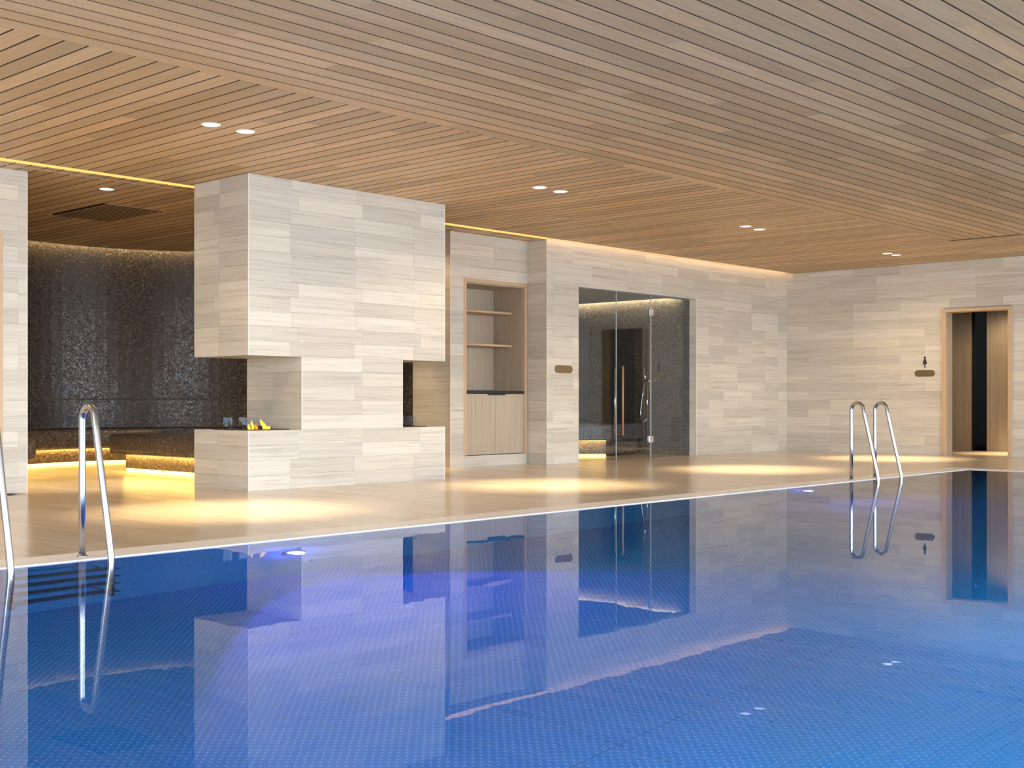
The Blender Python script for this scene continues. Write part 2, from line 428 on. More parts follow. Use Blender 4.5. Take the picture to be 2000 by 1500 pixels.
floor_area(5.0, XR, YS + 0.05, 15.3)
floor_area(PX1 + 0.295, XF, 2.0, 6.195)
floor_area(XR, 15.6, YS + 0.05, 13.2)
floor_area(XF, 19.6, 6.0, 9.5)
pieces('floor_tile', sp, M['floor_stone'], fl, 295)
ed = box('pool_edging', (XA, YP1 + 0.001, -0.2), (PX1 + 0.29, YP1 + 0.289, -0.03), M['stone_bed'])
structure(ed, 'pale stone coping running round the pool')
sp = []; x = 0.35
while x < PX1 + 0.02:
    a, b = x, min(x + 1.42, PX1 + 0.0)
    if b - a > 0.1: sp.append((((a + b) / 2, YP1 + 0.143, -0.0145), (b - a - 0.002, 0.031, 0.288), 'fx'))
    x += 1.42
y = 0.7
sp.append(((PX1 + 0.143, YP1 + 0.143, -0.0145), (0.288, 0.031, 0.288), 'fx'))
while y < YP1:
    b = min(y + 1.3, YP1); sp.append(((PX1 + 0.143, (y + b) / 2, -0.0145), (b - y - 0.002, 0.031, 0.288), 'fy')); y += 1.3
pieces('coping_stone', sp, M['coping'], ed, 60)
# ------------------------------------------------------------------ pool basin and water
bd = -1.30
ba = boxes('pool_basin', [((PX0, YP0, bd - 0.1), (PX1, YP1, bd - 0.004)),
                          ((PX0 - 0.1, YP1, bd - 0.1), (PX1 + 0.1, YP1 + 0.06, -0.035)), ((PX0 - 0.1, YP0 - 0.06, bd - 0.1), (PX1 + 0.1, YP0, -0.0)),
                          ((PX1, YP0, bd - 0.1), (PX1 + 0.06, YP1, -0.035)), ((PX0 - 0.06, YP0, bd - 0.1), (PX0, YP1, -0.0))], M['pool_wall'])
structure(ba, 'steel pool basin with stud-patterned floor')
sp = []; x = 4.86 - 1.45 * 5
while x < PX1:
    a, b = max(x, PX0), min(x + 1.45, PX1)
    y = YP0
    for ye in (2.65, 4.65, YP1):
        if b - a > 0.05: sp.append((((a + b) / 2, (y + ye) / 2, bd - 0.002), (b - a - 0.006, 0.004, ye - y - 0.006), 'fx'))
        y = ye
    x += 1.45
for c, s, o in sp:
    bm = bmesh.new(); h = Vector((s[0] / 2, s[2] / 2, s[1] / 2)); bm_box(bm, -h, h)
    link('floor_panel', mesh_of(bm, 'floor_panel'), M['studs'], ba, Matrix.Translation(c))
bm = bmesh.new()
vs4 = [bm.verts.new(p) for p in ((PX0, YP0, 0), (PX1, YP0, 0), (PX1, YP1, 0), (PX0, YP1, 0))]; bm.faces.new(vs4)
wt = link('pool_water', mesh_of(bm, 'pool_water'), M['water'], None, Matrix.Translation((0, 0, WZ)))
if wt.data.polygons[0].normal.z < 0: wt.data.flip_normals()
tag(wt, 'still blue pool water mirroring the room', 'water', kind='stuff')
# near side deck, outdoor ground
dk = boxes('pool_deck_near', [((XA, YW, -0.02), (PX1 + 0.29, YP0, 0.0))], M['floor_stone']); structure(dk, 'stone deck on the window side of the pool')
gr = box('ground', (-30, -40, -0.35), (40, YW, -0.05), plain('terrace', (0.6, 0.58, 0.54), 0.8)); structure(gr, 'terrace outside the windows')

# ------------------------------------------------------------------ ceilings
cb = boxes('ceiling', [((XA, YW, 2.87), (XF, 10.09, TOP))], M['bed_and_gap_shade'])
structure(cb, 'slatted oak ceiling over the pool')
def seg_rows(lo, hi, first):
    cuts = [lo]; x = lo + first
    while x < hi - 0.35:
        cuts.append(x); x += random.uniform(1.5, 3.1)
    cuts.append(hi); return list(zip(cuts, cuts[1:]))
sp = []; PP = 0.1503
y = 6.54; XB = 15.29
while y > YW:
    w_ = PP - 0.011
    for a, b in seg_rows(XA, XB, random.uniform(0.4, 2.6)):
        sp.append((((a + b) / 2, y - PP / 2 - 0.0, ZC + 0.01), (round(b - a - 0.0015, 3), 0.02, w_ if y < 6.53 else PP - 0.011), 'fx'))
    y -= PP
pieces('plank', sp, M['plank'], cb, 295, side=M['bed_and_gap_shade'])
cl = boxes('ceiling', [((XA, 10.09, 2.93), (XF, YS + 0.02, TOP)), ((XA, YS, 2.87), (XR, YN + 0.1, TOP)),
                       ((XB, 6.0, 2.868), (XF, 6.6, 2.872))], M['bed_and_gap_shade'])
structure(cl, 'oak slat border of the ceiling above the deck')
sp = []; QP = 0.1462; x = 3.087 - QP * 40
k = 0
while x < XF - 0.01:
    xe = min(x + QP, XF + 0.006); cx_ = (x + xe) / 2; w_ = round(xe - x - 0.012, 4)
    if w_ > 0.03:
        y_lo = 6.541 if cx_ < XB else YW
        for a, b in seg_rows(y_lo, 10.10, random.uniform(0.4, 2.4)):
            sp.append(((cx_, (a + b) / 2, ZC + 0.01), (round(b - a - 0.0015, 3), 0.02, w_), 'fy'))
    x += QP
pieces('plank', sp, M['plank'], cl, 295, side=M['bed_and_gap_shade'])
# ceiling of the lounge and the cabinet recess
_r = LR - 0.0; _a = math.degrees(math.asin((11.6 - LC[1]) / _r))
c3 = prism('ceiling', [(4.0, YN + 0.1), (XN, YN + 0.1), (XN, 11.42)] + arc(LC[0], LC[1], _r, _a, 180 - _a, 60) + [(4.0, 11.42)], 2.858, 2.87, M['bed_and_gap_shade'])
box('upper_slab', (4.0, YN + 0.1, 2.95), (XN + 0.5, 15.6, TOP), M['plaster'], c3); structure(c3, 'dim oak slat ceiling of the round lounge')
sp = []; x = 3.087 - QP * 30
vent = (6.50, 7.19, 11.67, 12.87)
while x < XR - 0.02:
    xe = min(x + QP, XR); cx_ = (x + xe) / 2; w_ = round(xe - x - 0.012, 4)
    if x > 2.0 and w_ > 0.03:
        sp.append(((cx_, (10.225 + 10.375) / 2, ZC + 0.01), (0.149, 0.02, w_), 'fy'))
        if XP < cx_ < XN + 0.02:
            dx = cx_ - LC[0]; ye = LC[1] + math.sqrt(max(0.05, LR * LR - dx * dx)) if abs(dx) < LR else 12.6
            ye = max(ye, 11.6)
            rows = [(10.392, vent[2]), (vent[3], ye)] if vent[0] < cx_ < vent[1] else [(10.392, ye)]
            for lo, hi in rows:
                for a, b in seg_rows(lo, hi, random.uniform(0.5, 2.4)):
                    sp.append(((cx_, (a + b) / 2, ZC + 0.01), (round(b - a - 0.0015, 3), 0.02, w_), 'fy'))
        else:
            sp.append(((cx_, (10.392 + YN + 0.01) / 2, ZC + 0.01), (YN + 0.01 - 10.392, 0.02, w_), 'fy'))
    x += QP
pieces('plank', sp, M['plank'], c3, 295, side=M['bed_and_gap_shade'])
box('shadow_gap_bead', (2.0, 10.377, ZC - 0.001), (XR, 10.385, ZC + 0.02), M['edge'], c3)
# ventilation grille in the lounge ceiling
vg = empty('ceiling_vent', (6.845, 12.27, ZC)); tag(vg, 'slotted air vent flush in the dim wooden lounge ceiling', 'vent')
box('backing', (vent[0], vent[2], ZC + 0.022), (vent[1], vent[3], ZC + 0.03), M['dark'], vg)
x = vent[0] + 0.012
while x < vent[1] - 0.02:
    sl_ = grained('slat', (x, vent[2] + 0.01, ZC + 0.0), (x + 0.024, vent[3] - 0.01, ZC + 0.018), M['plank'], 'y', vg, 0.0); sl_.data.materials.append(M['bed_and_gap_shade'])
    for p in sl_.data.polygons: p.material_index = 1 if abs(p.normal.z) > 0.9 else 0  # slat sides coloured dark as shade in the slots
    x += 0.05
box('end_strip', (vent[0], vent[2] - 0.004, ZC - 0.002), (vent[1], vent[2] + 0.008, ZC + 0.02), M['edge'], vg)
# LED coves
ls = empty('cove_light', (4.0, 10.16, 2.86)); tag(ls, 'warm yellow light strip recessed in the wooden ceiling before the lounge and cabinet', 'cove light')
box('diffuser', (XA, 10.118, 2.868), (XR - 0.005, 10.21, 2.876), M['led'], ls)
box('side_lip', (XA, 10.102, ZC + 0.02), (XR, 10.114, 2.93), M['led'], ls)  # lip glows itself, imitating a surface lit by the strip
box('side_lip', (XA, 10.212, ZC + 0.004), (XR, 10.2245, 2.93), M['led'], ls)  # far lip glows too, in place of light falling on it
ls = empty('cove_light', (14.6, 10.12, 2.86)); tag(ls, 'warm light strip washing the top edge of the stone wall above the glass doors', 'cove light')
box('diffuser', (XR + 0.01, 10.108, 2.865), (XF - 0.03, 10.118, 2.90), M['led_hot'], ls)
box('side_lip', (XR, 10.100, 2.85), (XF, 10.107, 2.93), M['oak_frame'], ls)

# ------------------------------------------------------------------ walls
ST = 0.012
# steam-room wall
HO = (12.33, 15.00, 0.0, 17 * CH)
wl = boxes('wall_left', [((HO[1] + ST, YS + 0.052, -0.02), (XF + 0.2, YS + 0.25, 0)), ((XR + ST, YS + 0.052, -0.02), (HO[0] - ST, YS + 0.25, 0)), ((XR + ST, YS + ST, 0), (HO[0] - ST, YS + 0.25, 2.93)), ((HO[1] + ST, YS + ST, 0), (XF + 0.2, YS + 0.25, 2.93)), ((HO[0], YS + ST, HO[3]), (HO[1], YS + 0.25, 2.93)),
                         ((XR + ST, YS + 0.25, 0), (XR + 0.3, 11.6, 2.93))], M['stone_bed'])
structure(wl, 'veined stone wall with the glass doors')
sp = wall_specs(YS, 'x', XR, XF, 0, 2.93, [HO], L=0.78, start=11.821, face=-1)
sp += wall_specs(XR, 'y', YS + 0.013, YN + 0.4, 0, ZC, [(10.55, 12, 0, 2.28)], L=0.9, start=YS + 0.013, face=-1)
# reveals of the opening
sp += wall_specs(HO[1], 'y', YS + 0.013, YS + 0.122, 0, HO[3], L=0.9, start=9.9, face=-1)
sp += wall_specs(HO[0], 'y', YS + 0.013, YS + 0.25, 0, HO[3], L=0.9, start=9.9, face=1)
pieces('stone_tile', sp, M['stone'], wl, 298)
box('head_lining', (HO[0], YS + 0.001, HO[3] - 0.012), (HO[1], YS + 0.25, HO[3]), M['plaster'], wl)
box('corner_bead', (XR - 0.003, YS - 0.003, 0), (XR + 0.004, YS + 0.004, ZC), M['edge'], wl)
box('corner_bead', (HO[1] - 0.004, YS - 0.002, 0), (HO[1] + 0.004, YS + 0.004, HO[3]), M['edge'], wl)
# cabinet wall (recessed plane)
CF = (10.545, 11.68, 0.0, 17 * CH)
wn = boxes('wall_niche', [((XN + ST, YN + ST, 0), (CF[0], YN + 0.655, 2.87)), ((CF[1], YN + ST, 0), (XR + 0.02, YN + 0.65, 2.87)), ((CF[0], YN + ST, 2.29), (CF[1], YN + 0.7, 2.87)),
                          ((CF[0], YN + 0.62, 0), (CF[1], YN + 0.7, 2.3))], M['stone_bed'])
structure(wn, 'veined stone wall around the built-in cabinet')
sp = wall_specs(YN, 'x', XN, XR - 0.001, 0, ZC, [CF], L=0.84, start=XN + 0.34, face=-1)
sp += wall_specs(YN, 'x', CF[0], CF[1], 0, 0.137, L=1.5, start=10.0, face=-1)
sp += wall_specs(XN, 'y', YN + 0.013, 11.20, 0, ZC, L=0.95, start=9.9, face=-1)
pieces('stone_tile', sp, M['stone'], wn, 200)
box('corner_bead', (XN - 0.003, YN - 0.003, 0), (XN + 0.004, YN + 0.004, ZC), M['edge'], wn)
# left pier with its own recess
PF = (1.9, 4.88, 0.0, 17 * CH)
wp = boxes('wall_pier', [((PF[1], YN + ST, 0), (XP - ST, YN + 0.8, 2.87)), ((0.5, YN + ST, 0), (PF[0], YN + 0.8, 2.87)), ((PF[0], YN + ST, 2.29), (PF[1], YN + 0.8, 2.87)),
                         ((PF[0], YN + 0.5, 0), (PF[1], YN + 0.8, 2.3))], M['stone_bed'])
structure(wp, 'veined stone pier at the left edge')
sp = wall_specs(YN, 'x', 2.9, XP, 0, ZC, [PF], L=0.84, start=XP - 0.5, face=-1)
sp += wall_specs(XP, 'y', YN + 0.013, 11.34, 0, ZC, L=0.95, start=9.9, face=1)
pieces('stone_tile', sp, M['stone'], wp, 200)
box('corner_bead', (XP - 0.004, YN - 0.003, 0), (XP + 0.003, YN + 0.004, ZC), M['edge'], wp)
pc = empty('built_in_cabinet', (4.6, YN + 0.1, 0)); tag(pc, 'oak-framed cabinet recess cut off by the left picture edge', 'cabinet')
grained('frame', (4.835, YN - 0.006, 0.14), (4.88, YN + 0.4, 2.29), M['oak_frame'], 'z', pc)
grained('frame', (3.0, YN - 0.006, 2.245), (4.835, YN + 0.4, 2.29), M['oak_frame'], 'x', pc)
grained('back_panel', (3.0, YN + 0.4, 0.14), (4.88, YN + 0.42, 2.29), M['oak'], 'z', pc)
# far wall
DO = (6.655, 7.64, 0.0, 2.135)
wf = boxes('wall_far', [((XF + 0.006, YW, -0.02), (XF + 0.2, DO[0] - 0.02, 0)), ((XF + 0.006, DO[1] + 0.02, -0.02), (XF + 0.2, YS + 0.25, 0)), ((XF + ST, YW, 0), (XF + 0.2, DO[0], 2.93)), ((XF + ST, DO[1], 0), (XF + 0.2, YS + 0.25, 2.93)), ((XF + ST, DO[0], DO[3]), (XF + 0.2, DO[1], 2.93))], M['stone_bed'])
structure(wf, 'veined stone end wall with the doorway')
sp = wall_specs(XF, 'y', YW, YS - 0.001, 0, 2.93, [DO], L=0.768, start=9.843, face=-1)
pieces('stone_tile', sp, M['stone'], wf, 298)
# plain off-camera walls and the window front
wb = boxes('wall_back', [((XA - 0.2, 6.0, 0), (XA, YN, TOP)), ((XA - 0.2, YW, 2.86), (XA, 6.0, TOP)), ((XA - 0.2, 1.7, 0), (XA, 1.8, TOP))], M['stone']); structure(wb, 'stone wall behind the viewpoint')  # open part of this unseen wall is added to let in fill daylight
wo = boxes('wall_outer_left', [((XA, YN, 0), (2.9, YN + 0.2, TOP))], M['stone']); structure(wo, 'stone wall left of the pier')
rf = box('roof', (XA - 0.2, YW - 0.6, TOP), (23, 16.2, TOP + 0.15), M['plaster']); structure(rf, 'roof slab above the ceiling')
fr = []
x = XA
while x < XF + 0.1:
    fr.append(((x - 0.04, YW - 0.06, 0), (x + 0.04, YW + 0.06, TOP))); x += 2.57
fr.append(((XA, YW - 0.06, 0), (XF, YW + 0.06, 0.08))); fr.append(((XA, YW - 0.06, 2.85), (XF, YW + 0.06, TOP)))
wi = boxes('window_1', fr, M['bronze']); structure(wi, 'long window front on the near side of the pool')

# ------------------------------------------------------------------ round lounge
WR = LR + 0.09
a_s = math.degrees(math.asin((11.42 - LC[1]) / WR))
pin = [(XN, 11.203), (XN + 0.02, 11.42)] + arc(LC[0], LC[1], WR, a_s, 180 - a_s, 72) + [(XP, 11.42), (XP, 11.34)]
pout = [(XN + 0.5, 11.3)] + arc(LC[0], LC[1], WR + 0.35, a_s, 180 - a_s, 40) + [(XP - 0.5, 11.3)]
def ribbon(name, pts, z0, z1, mat, parent=None, smooth=True):
    bm = bmesh.new(); c = Vector((pts[0][0], pts[0][1], z0))
    prev = None
    for x, y in pts:
        a = bm.verts.new(Vector((x, y, z0)) - c); b = bm.verts.new(Vector((x, y, z1)) - c)
        if prev: bm.faces.new((prev[0], a, b, prev[1]))
        prev = (a, b)
    me = bpy.data.meshes.new(name); bm.to_mesh(me); bm.free()
    sol = None
    o = link(name, me, mat, parent, Matrix.Translation(c))
    return o
def curved_slab(name, inner, outer, z0, z1, mat, parent=None, bevel=0.0, seg=3):
    return prism(name, inner + outer[::-1], z0, z1, mat, parent, bevel, seg)
lw = curved_slab('wall_lounge', pin, [pout[0]] + arc(LC[0], LC[1], WR + 0.35, a_s, 180 - a_s, 72) + [pout[-1]], 0, TOP, M['mosaic']); structure(lw, 'dark mosaic wall curving round the lounge')
# LED above the slot along the curved wall
cv = empty('cove_light', (LC[0], LC[1] + LR, 2.9)); tag(cv, 'faint light strip grazing the top of the dark curved lounge wall', 'cove light')
curved_slab('diffuser', arc(LC[0], LC[1], LR + 0.01, 20, 160, 48), arc(LC[0], LC[1], LR + 0.03, 20, 160, 48), 2.875, 2.885, emit('dim_led', (1.0, 0.75, 0.35), 40.0), cv)
# backrest panel ring
BR0 = 1.95
bk = empty('curved_bench', (7.6, 14.8, 0)); tag(bk, 'curved dark mosaic bench along the back wall with glowing base', 'bench')
A0, A1 = 62, 189.5
curved_slab('backrest', arc(LC[0], LC[1], WR - 0.10, 8, A1, 70), arc(LC[0], LC[1], WR + 0.01, 8, A1, 70), 0.43, 0.83, M['mosaic'], bk, 0.02)
curved_slab('seat', arc(LC[0], LC[1], BR0 - 0.12, A0, A1, 60), arc(LC[0], LC[1], WR - 0.02, A0, A1, 60), 0.20, 0.43, M['mosaic_seat'], bk, 0.05, 4)
curved_slab('base', arc(LC[0], LC[1], BR0 + 0.04, A0, A1 - 4, 60), arc(LC[0], LC[1], WR - 0.05, A0, A1 - 4, 60), 0.035, 0.21, M['mosaic_seat'], bk)
curved_slab('led_strip', arc(LC[0], LC[1], BR0 + 0.05, A0, A1 - 4, 60), arc(LC[0], LC[1], BR0 + 0.09, A0, A1 - 4, 60), 0.0, 0.034, M['led_bench'], bk)
br = empty('mosaic_bench', (8.6, 11.7, 0)); tag(br, 'brown mosaic bench with rounded end partly hidden by the fireplace', 'bench')
box('seat', (7.18, 10.75, 0.20), (10.0, 12.88, 0.43), M['mosaic_seat'], br, 0.055, 4)
box('base', (7.38, 10.95, 0.035), (9.8, 12.84, 0.20), M['mosaic_seat'], br)
box('led_strip', (7.385, 10.96, 0.0), (7.42, 12.835, 0.034), M['led_bench'], br)
box('led_strip', (7.345, 10.96, 0.1945), (7.37, 12.835, 0.1995), M['led_seat'], br)
# seat-height glow under the ring bench
curved_slab('led_strip', arc(LC[0], LC[1], BR0 + 0.015, A0, A1 - 4, 60), arc(LC[0], LC[1], BR0 + 0.035, A0, A1 - 4, 60), 0.1976, 0.1998, M['led_seat'], bk)

# ------------------------------------------------------------------ fireplace
FX0, FX1, FY0, FY1 = 6.47, 8.895, 9.17, 10.03
FL, FRr = 7.06, 8.317
ZB, ZH = 4 * CH, 9 * CH
fp = empty('fireplace', ((FX0 + FX1) / 2, (FY0 + FY1) / 2, 0)); tag(fp, 'free-standing stone-clad double fireplace with two open notches, reaching the ceiling', 'fireplace')
g = ST
box('hood', (FX0 + g, FY0 + g, ZH + g), (FX1 - g, FY1 - g, ZC - 0.0), M['stone_bed'], fp)
box('column', (FL + g, FY0 + g, ZB - g), (FRr - g, FY1 - g, ZH + g), M['stone_bed'], fp)
box('plinth', (FX0 + g, FY0 + g, 0), (FX1 - g, FY1 - g, ZB - g), M['stone_bed'], fp)
hl = [(FX0 - 1, FL, ZB, ZH), (FRr, FX1 + 1, ZB, ZH)]
sp = wall_specs(FY0, 'x', FX0, FX1, 0, ZC, hl, L=0.765, start=6.929 , mode='offset', face=-1)
sp += wall_specs(FX0, 'y', FY0 + g + 0.001, FY1 - g, 0, ZC, [(0, 20, ZB, ZH)], L=0.56, start=9.615, mode='offset', face=-1)
sp += wall_specs(FX1, 'y', FY0 + g + 0.001, FY1 - g, 0, ZC, [(0, 20, ZB, ZH)], L=0.56, start=9.615, mode='offset', face=1)
sp += wall_specs(FL, 'y', FY0 + g + 0.001, FY1 - g, ZB, ZH, L=0.56, start=9.615, mode='offset', face=-1)
sp += wall_specs(FRr, 'y', FY0 + g + 0.001, FY1 - g, ZB, ZH, L=0.56, start=9.615, mode='offset', face=1)
sp += wall_specs(FY1, 'x', FX0, FX1, 0, ZC, hl, L=0.765, start=6.929, mode='offset', face=1)
pieces('stone_tile', sp, M['stone'], fp, 290)
for (a, b) in ((FX0, FL), (FRr, FX1)):
    for z, s in ((ZB, -1), (ZH, 1)):
        for k_ in range(3):
            y0 = FY0 + 0.003 + k_ * 0.285; y1 = min(y0 + 0.283, FY1)
            grained('stone_slab', (a + 0.002, y0, z + (s * ST if s < 0 else 0)), (b - 0.002 if b == FX1 else b - 0.001, y1, z + (0 if s < 0 else ST)), M['stone'], 'x', fp, 0.001)
for xx, z0, z1 in ((FX0, 0, ZB), (FX0, ZH, ZC), (FX1, 0, ZB), (FX1, ZH, ZC), (FL, ZB, ZH)):
    box('corner_bead', (xx - 0.003, FY0 - 0.003, z0), (xx + 0.004, FY0 + 0.005, z1), M['edge'], fp)
def burner(x0, x1, label, lab2, flames):
    b = empty('gas_burner', ((x0 + x1) / 2, 9.55, ZB)); tag(b, label, 'burner', 'fireplace gas burners')
    bm = bmesh.new()
    box('tray', (x0, 9.33, ZB), (x1, 9.86, ZB + 0.006), M['black'], b, 0.002)
    for i, (px, py, qx, qy, h) in enumerate(((0.10, 9.40, 0.55, 9.46, 0.012), (0.2, 9.55, 0.75, 9.44, 0.02), (0.35, 9.48, 0.95, 9.58, 0.016), (0.05, 9.62, 0.5, 9.7, 0.014), (0.4, 9.72, 0.9, 9.66, 0.018))):
        L_ = x1 - x0
        pts = [(x0 + L_ * (px + (qx - px) * t), py + (qy - py) * t + 0.012 * math.sin(5 * t + i), ZB + 0.010 + h * math.sin(math.pi * t)) for t in (0, .2, .4, .6, .8, 1)]
        tube('ceramic_twig', pts, [0.006, 0.008, 0.007, 0.008, 0.007, 0.004], M['black'], b, 8)
    for fx, fy, h, w_, lean, mt in flames:
        n = 9; pts = []; rr = []
        for i in range(n):
            t = i / (n - 1)
            pts.append((fx + lean * t * t * 0.9 + 0.006 * math.sin(7 * t), fy, ZB + 0.006 + h * t)); rr.append(max(0.0008, w_ * math.sin(math.pi * min(1, 0.28 + 0.72 * t)) ** 1.1))
        tube('flame', pts, rr, M[mt], b, 10)
    s = empty('glass_screen', ((x0 + x1) / 2, 9.60, ZB)); tag(s, lab2, 'screen', 'fireplace glass screens')
    return b, s
b, s = burner(6.56, 7.04, 'black gas burner with small flames and ceramic twigs in the left notch', 'low clear glass screen over the burning left tray', [
    (6.635, 9.40, 0.052, 0.014, 0.012, 'flame'), (6.69, 9.42, 0.085, 0.013, -0.006, 'flame'), (6.715, 9.40, 0.05, 0.016, 0.0, 'flame_deep'),
    (6.835, 9.42, 0.04, 0.02, 0.0, 'flame'), (6.82, 9.42, 0.095, 0.019, -0.055, 'flame'), (6.86, 9.41, 0.028, 0.016, 0.01, 'flame')])
box('pane', (6.50, 9.597, ZB), (6.885, 9.603, ZB + 0.114), M['screen_glass'], s)
box('pane', (6.50, 9.50, ZB), (6.506, 9.596, ZB + 0.114), M['screen_glass'], s)
b, s = burner(8.33, 8.80, 'black burner tray without flames behind the column in the right notch', 'low glass screen with two panes in the right fireplace notch', [])
box('pane', (8.36, 9.597, ZB), (8.70, 9.603, ZB + 0.108), M['screen_glass'], s)
box('pane', (8.72, 9.597, ZB), (8.905 - 0.01, 9.603, ZB + 0.108), M['screen_glass'], s)
box('post', (8.70, 9.594, ZB), (8.72, 9.606, ZB + 0.108), M['black'], s)

# ------------------------------------------------------------------ built-in cabinet
cb_ = empty('built_in_cabinet', (11.11, YN + 0.3, 0.137)); tag(cb_, 'pale oak built-in cabinet with two open shelves and black worktop', 'cabinet')
c0, c1 = CF[0], CF[1]; zt = CF[3]; yb = 11.08
grained('frame', (c0, YN - 0.006, 0.137), (c0 + 0.045, YN + 0.03, zt), M['oak_frame'], 'z', cb_)
grained('frame', (c1 - 0.04, YN - 0.006, 0.137), (c1, YN + 0.03, zt), M['oak_frame'], 'z', cb_)
grained('frame', (c0 + 0.045, YN - 0.006, zt - 0.047), (c1 - 0.04, YN + 0.03, zt), M['oak_frame'], 'x', cb_)
grained('side_panel', (c0 + 0.01, YN + 0.0305, 0.137), (c0 + 0.045, yb, zt - 0.04), M['oak'], 'z', cb_)
grained('side_panel', (c1 - 0.04, YN + 0.0305, 0.137), (c1 - 0.01, yb, zt - 0.04), M['oak'], 'z', cb_)
grained('back_panel', (c0 + 0.045, yb, 0.137), (c1 - 0.04, yb + 0.02, zt - 0.03), M['oak'], 'z', cb_)
grained('top_panel', (c0 + 0.0455, YN + 0.0305, zt - 0.06), (c1 - 0.04, yb, zt - 0.04), M['oak'], 'x', cb_)
for z in (1.488, 1.905):
    grained('shelf', (c0 + 0.046, 10.755, z), (c1 - 0.041, yb - 0.001, z + 0.028), M['oak_frame'], 'x', cb_)
box('worktop', (c0 + 0.046, YN + 0.0, 0.893), (c1 - 0.041, yb - 0.001, 0.925), M['black'], cb_, 0.002)
box('splash_line', (c0 + 0.046, yb - 0.01, 0.926), (c1 - 0.041, yb - 0.002, 0.94), M['steel'], cb_)
xm = 11.11
for a, b_ in ((c0 + 0.047, xm - 0.002), (xm + 0.002, c1 - 0.042)):
    grained('door', (a, YN + 0.004, 0.142), (b_, YN + 0.024, 0.888), M['oak'], 'z', cb_)
box('finger_pull', (10.965, YN - 0.006, 0.872), (11.275, YN + 0.003, 0.892), M['black'], cb_)

# ------------------------------------------------------------------ steam room behind the glass
YG = YS + 0.11
XS = 15.02
sr = boxes('wall_steam_room', [((HO[1], YS + 0.123, 0), (HO[1] + ST - 0.001, YS + 0.25, 2.278)), ((XS, YS + 0.25, 0), (XS + 0.1, 14.4, 2.75)), ((12.0, 14.4, 0), (XS + 0.1, 14.5, 2.75)), ((11.9, YS + 0.25, 0), (12.0, 14.4, 2.75))], M['mosaic_grey'])
structure(sr, 'grey mosaic walls inside the steam room')
sc_ = box('ceiling', (12.0, YS + 0.25, 2.31), (XS - 0.09, 14.4, 2.35), M['plaster']); structure(sc_, 'plain grey ceiling of the steam room')
box('upper_slab', (12.0, YS + 0.25, 2.5), (XS, 14.4, 2.52), M['plaster'], sc_)
sl = empty('cove_light', (XS - 0.05, 12, 2.35)); tag(sl, 'warm light strip along the steam room ceiling seen through glass', 'cove light')
box('diffuser', (XS - 0.085, YS + 0.30, 2.325), (XS - 0.075, 14.3, 2.345), M['led_steam'], sl)
# dark doorway recess on the inner wall
rp = box('dark_wall_panel', (XS - 0.012, 11.13, 0.02), (XS + 0.0, 11.98, 1.885), mosaic('dark_grey_mosaic', (0.03, 0.027, 0.027), (0.075, 0.068, 0.065), (0.17, 0.155, 0.145)))
tag(rp, 'dark mosaic panel set in the steam room side wall', 'panel')
ko = lathe('wall_sensor', [(0, 0), (0.022, 0), (0.022, 0.012), (0, 0.014)], 14, M['black'], None, (XS - 0.012, 11.62, 1.545), Matrix.Rotation(-math.pi / 2, 4, 'Y')); tag(ko, 'tiny round black sensor on the dark steam room panel', 'sensor')
hg = box('wall_grille', (XS - 0.02, 10.50, 0.20), (XS, 10.665, 0.555), M['bronze'], None, 0.004); tag(hg, 'small brown rectangular grille low on the steam room wall', 'grille')
# dark shelf shapes standing in for a reflection in the left glass
su = empty('reflected_shelves', (12.5, 12.6, 0)); tag(su, 'dark purple shelf shapes standing in for a reflection in the left glass pane', 'shelf')
for z in (0.52, 1.22, 1.60, 2.06):
    box('shelf', (14.6, 12.26, z), (XS, 13.2, z + 0.012), plain('shelf_grey', (0.13, 0.11, 0.12), 0.5), su)
box('side', (14.6, 12.24, 0.52), (XS - 0.001, 12.27, 2.08), plain('unit_grey', (0.075, 0.06, 0.065), 0.5), su)
sb = empty('steam_bench', (14.2, 12.2, 0)); tag(sb, 'mosaic bench with glowing base behind the left glass pane', 'bench')
SBP = [(13.25, 14.3), (13.2, 12.6), (13.32, 11.7), (13.50, 11.25), (13.86, 10.90), (XS, 11.20), (XS, 14.3)]
prism('seat', SBP, 0.23, 0.46, M['mosaic_grey'], sb, 0.02, 2)
prism('base', [(13.38, 14.3), (13.33, 12.65), (13.44, 11.8), (13.60, 11.35), (13.90, 11.02), (XS - 0.05, 11.26), (XS - 0.05, 14.3)], 0.035, 0.23, M['mosaic_seat'], sb)
prism('led_strip', [(13.40, 14.3), (13.35, 12.65), (13.46, 11.8), (13.62, 11.35), (13.91, 11.04), (13.95, 11.06), (13.66, 11.38), (13.50, 11.8), (13.39, 12.65), (13.44, 14.3)], 0.0, 0.034, M['led_bench'], sb)
prism('led_strip', [(13.33, 14.3), (13.28, 12.65), (13.40, 11.8), (13.56, 11.32), (13.87, 10.99), (13.885, 11.0), (13.575, 11.33), (13.415, 11.8), (13.295, 12.65), (13.345, 14.3)], 0.2275, 0.2298, M['led_seat'], sb)
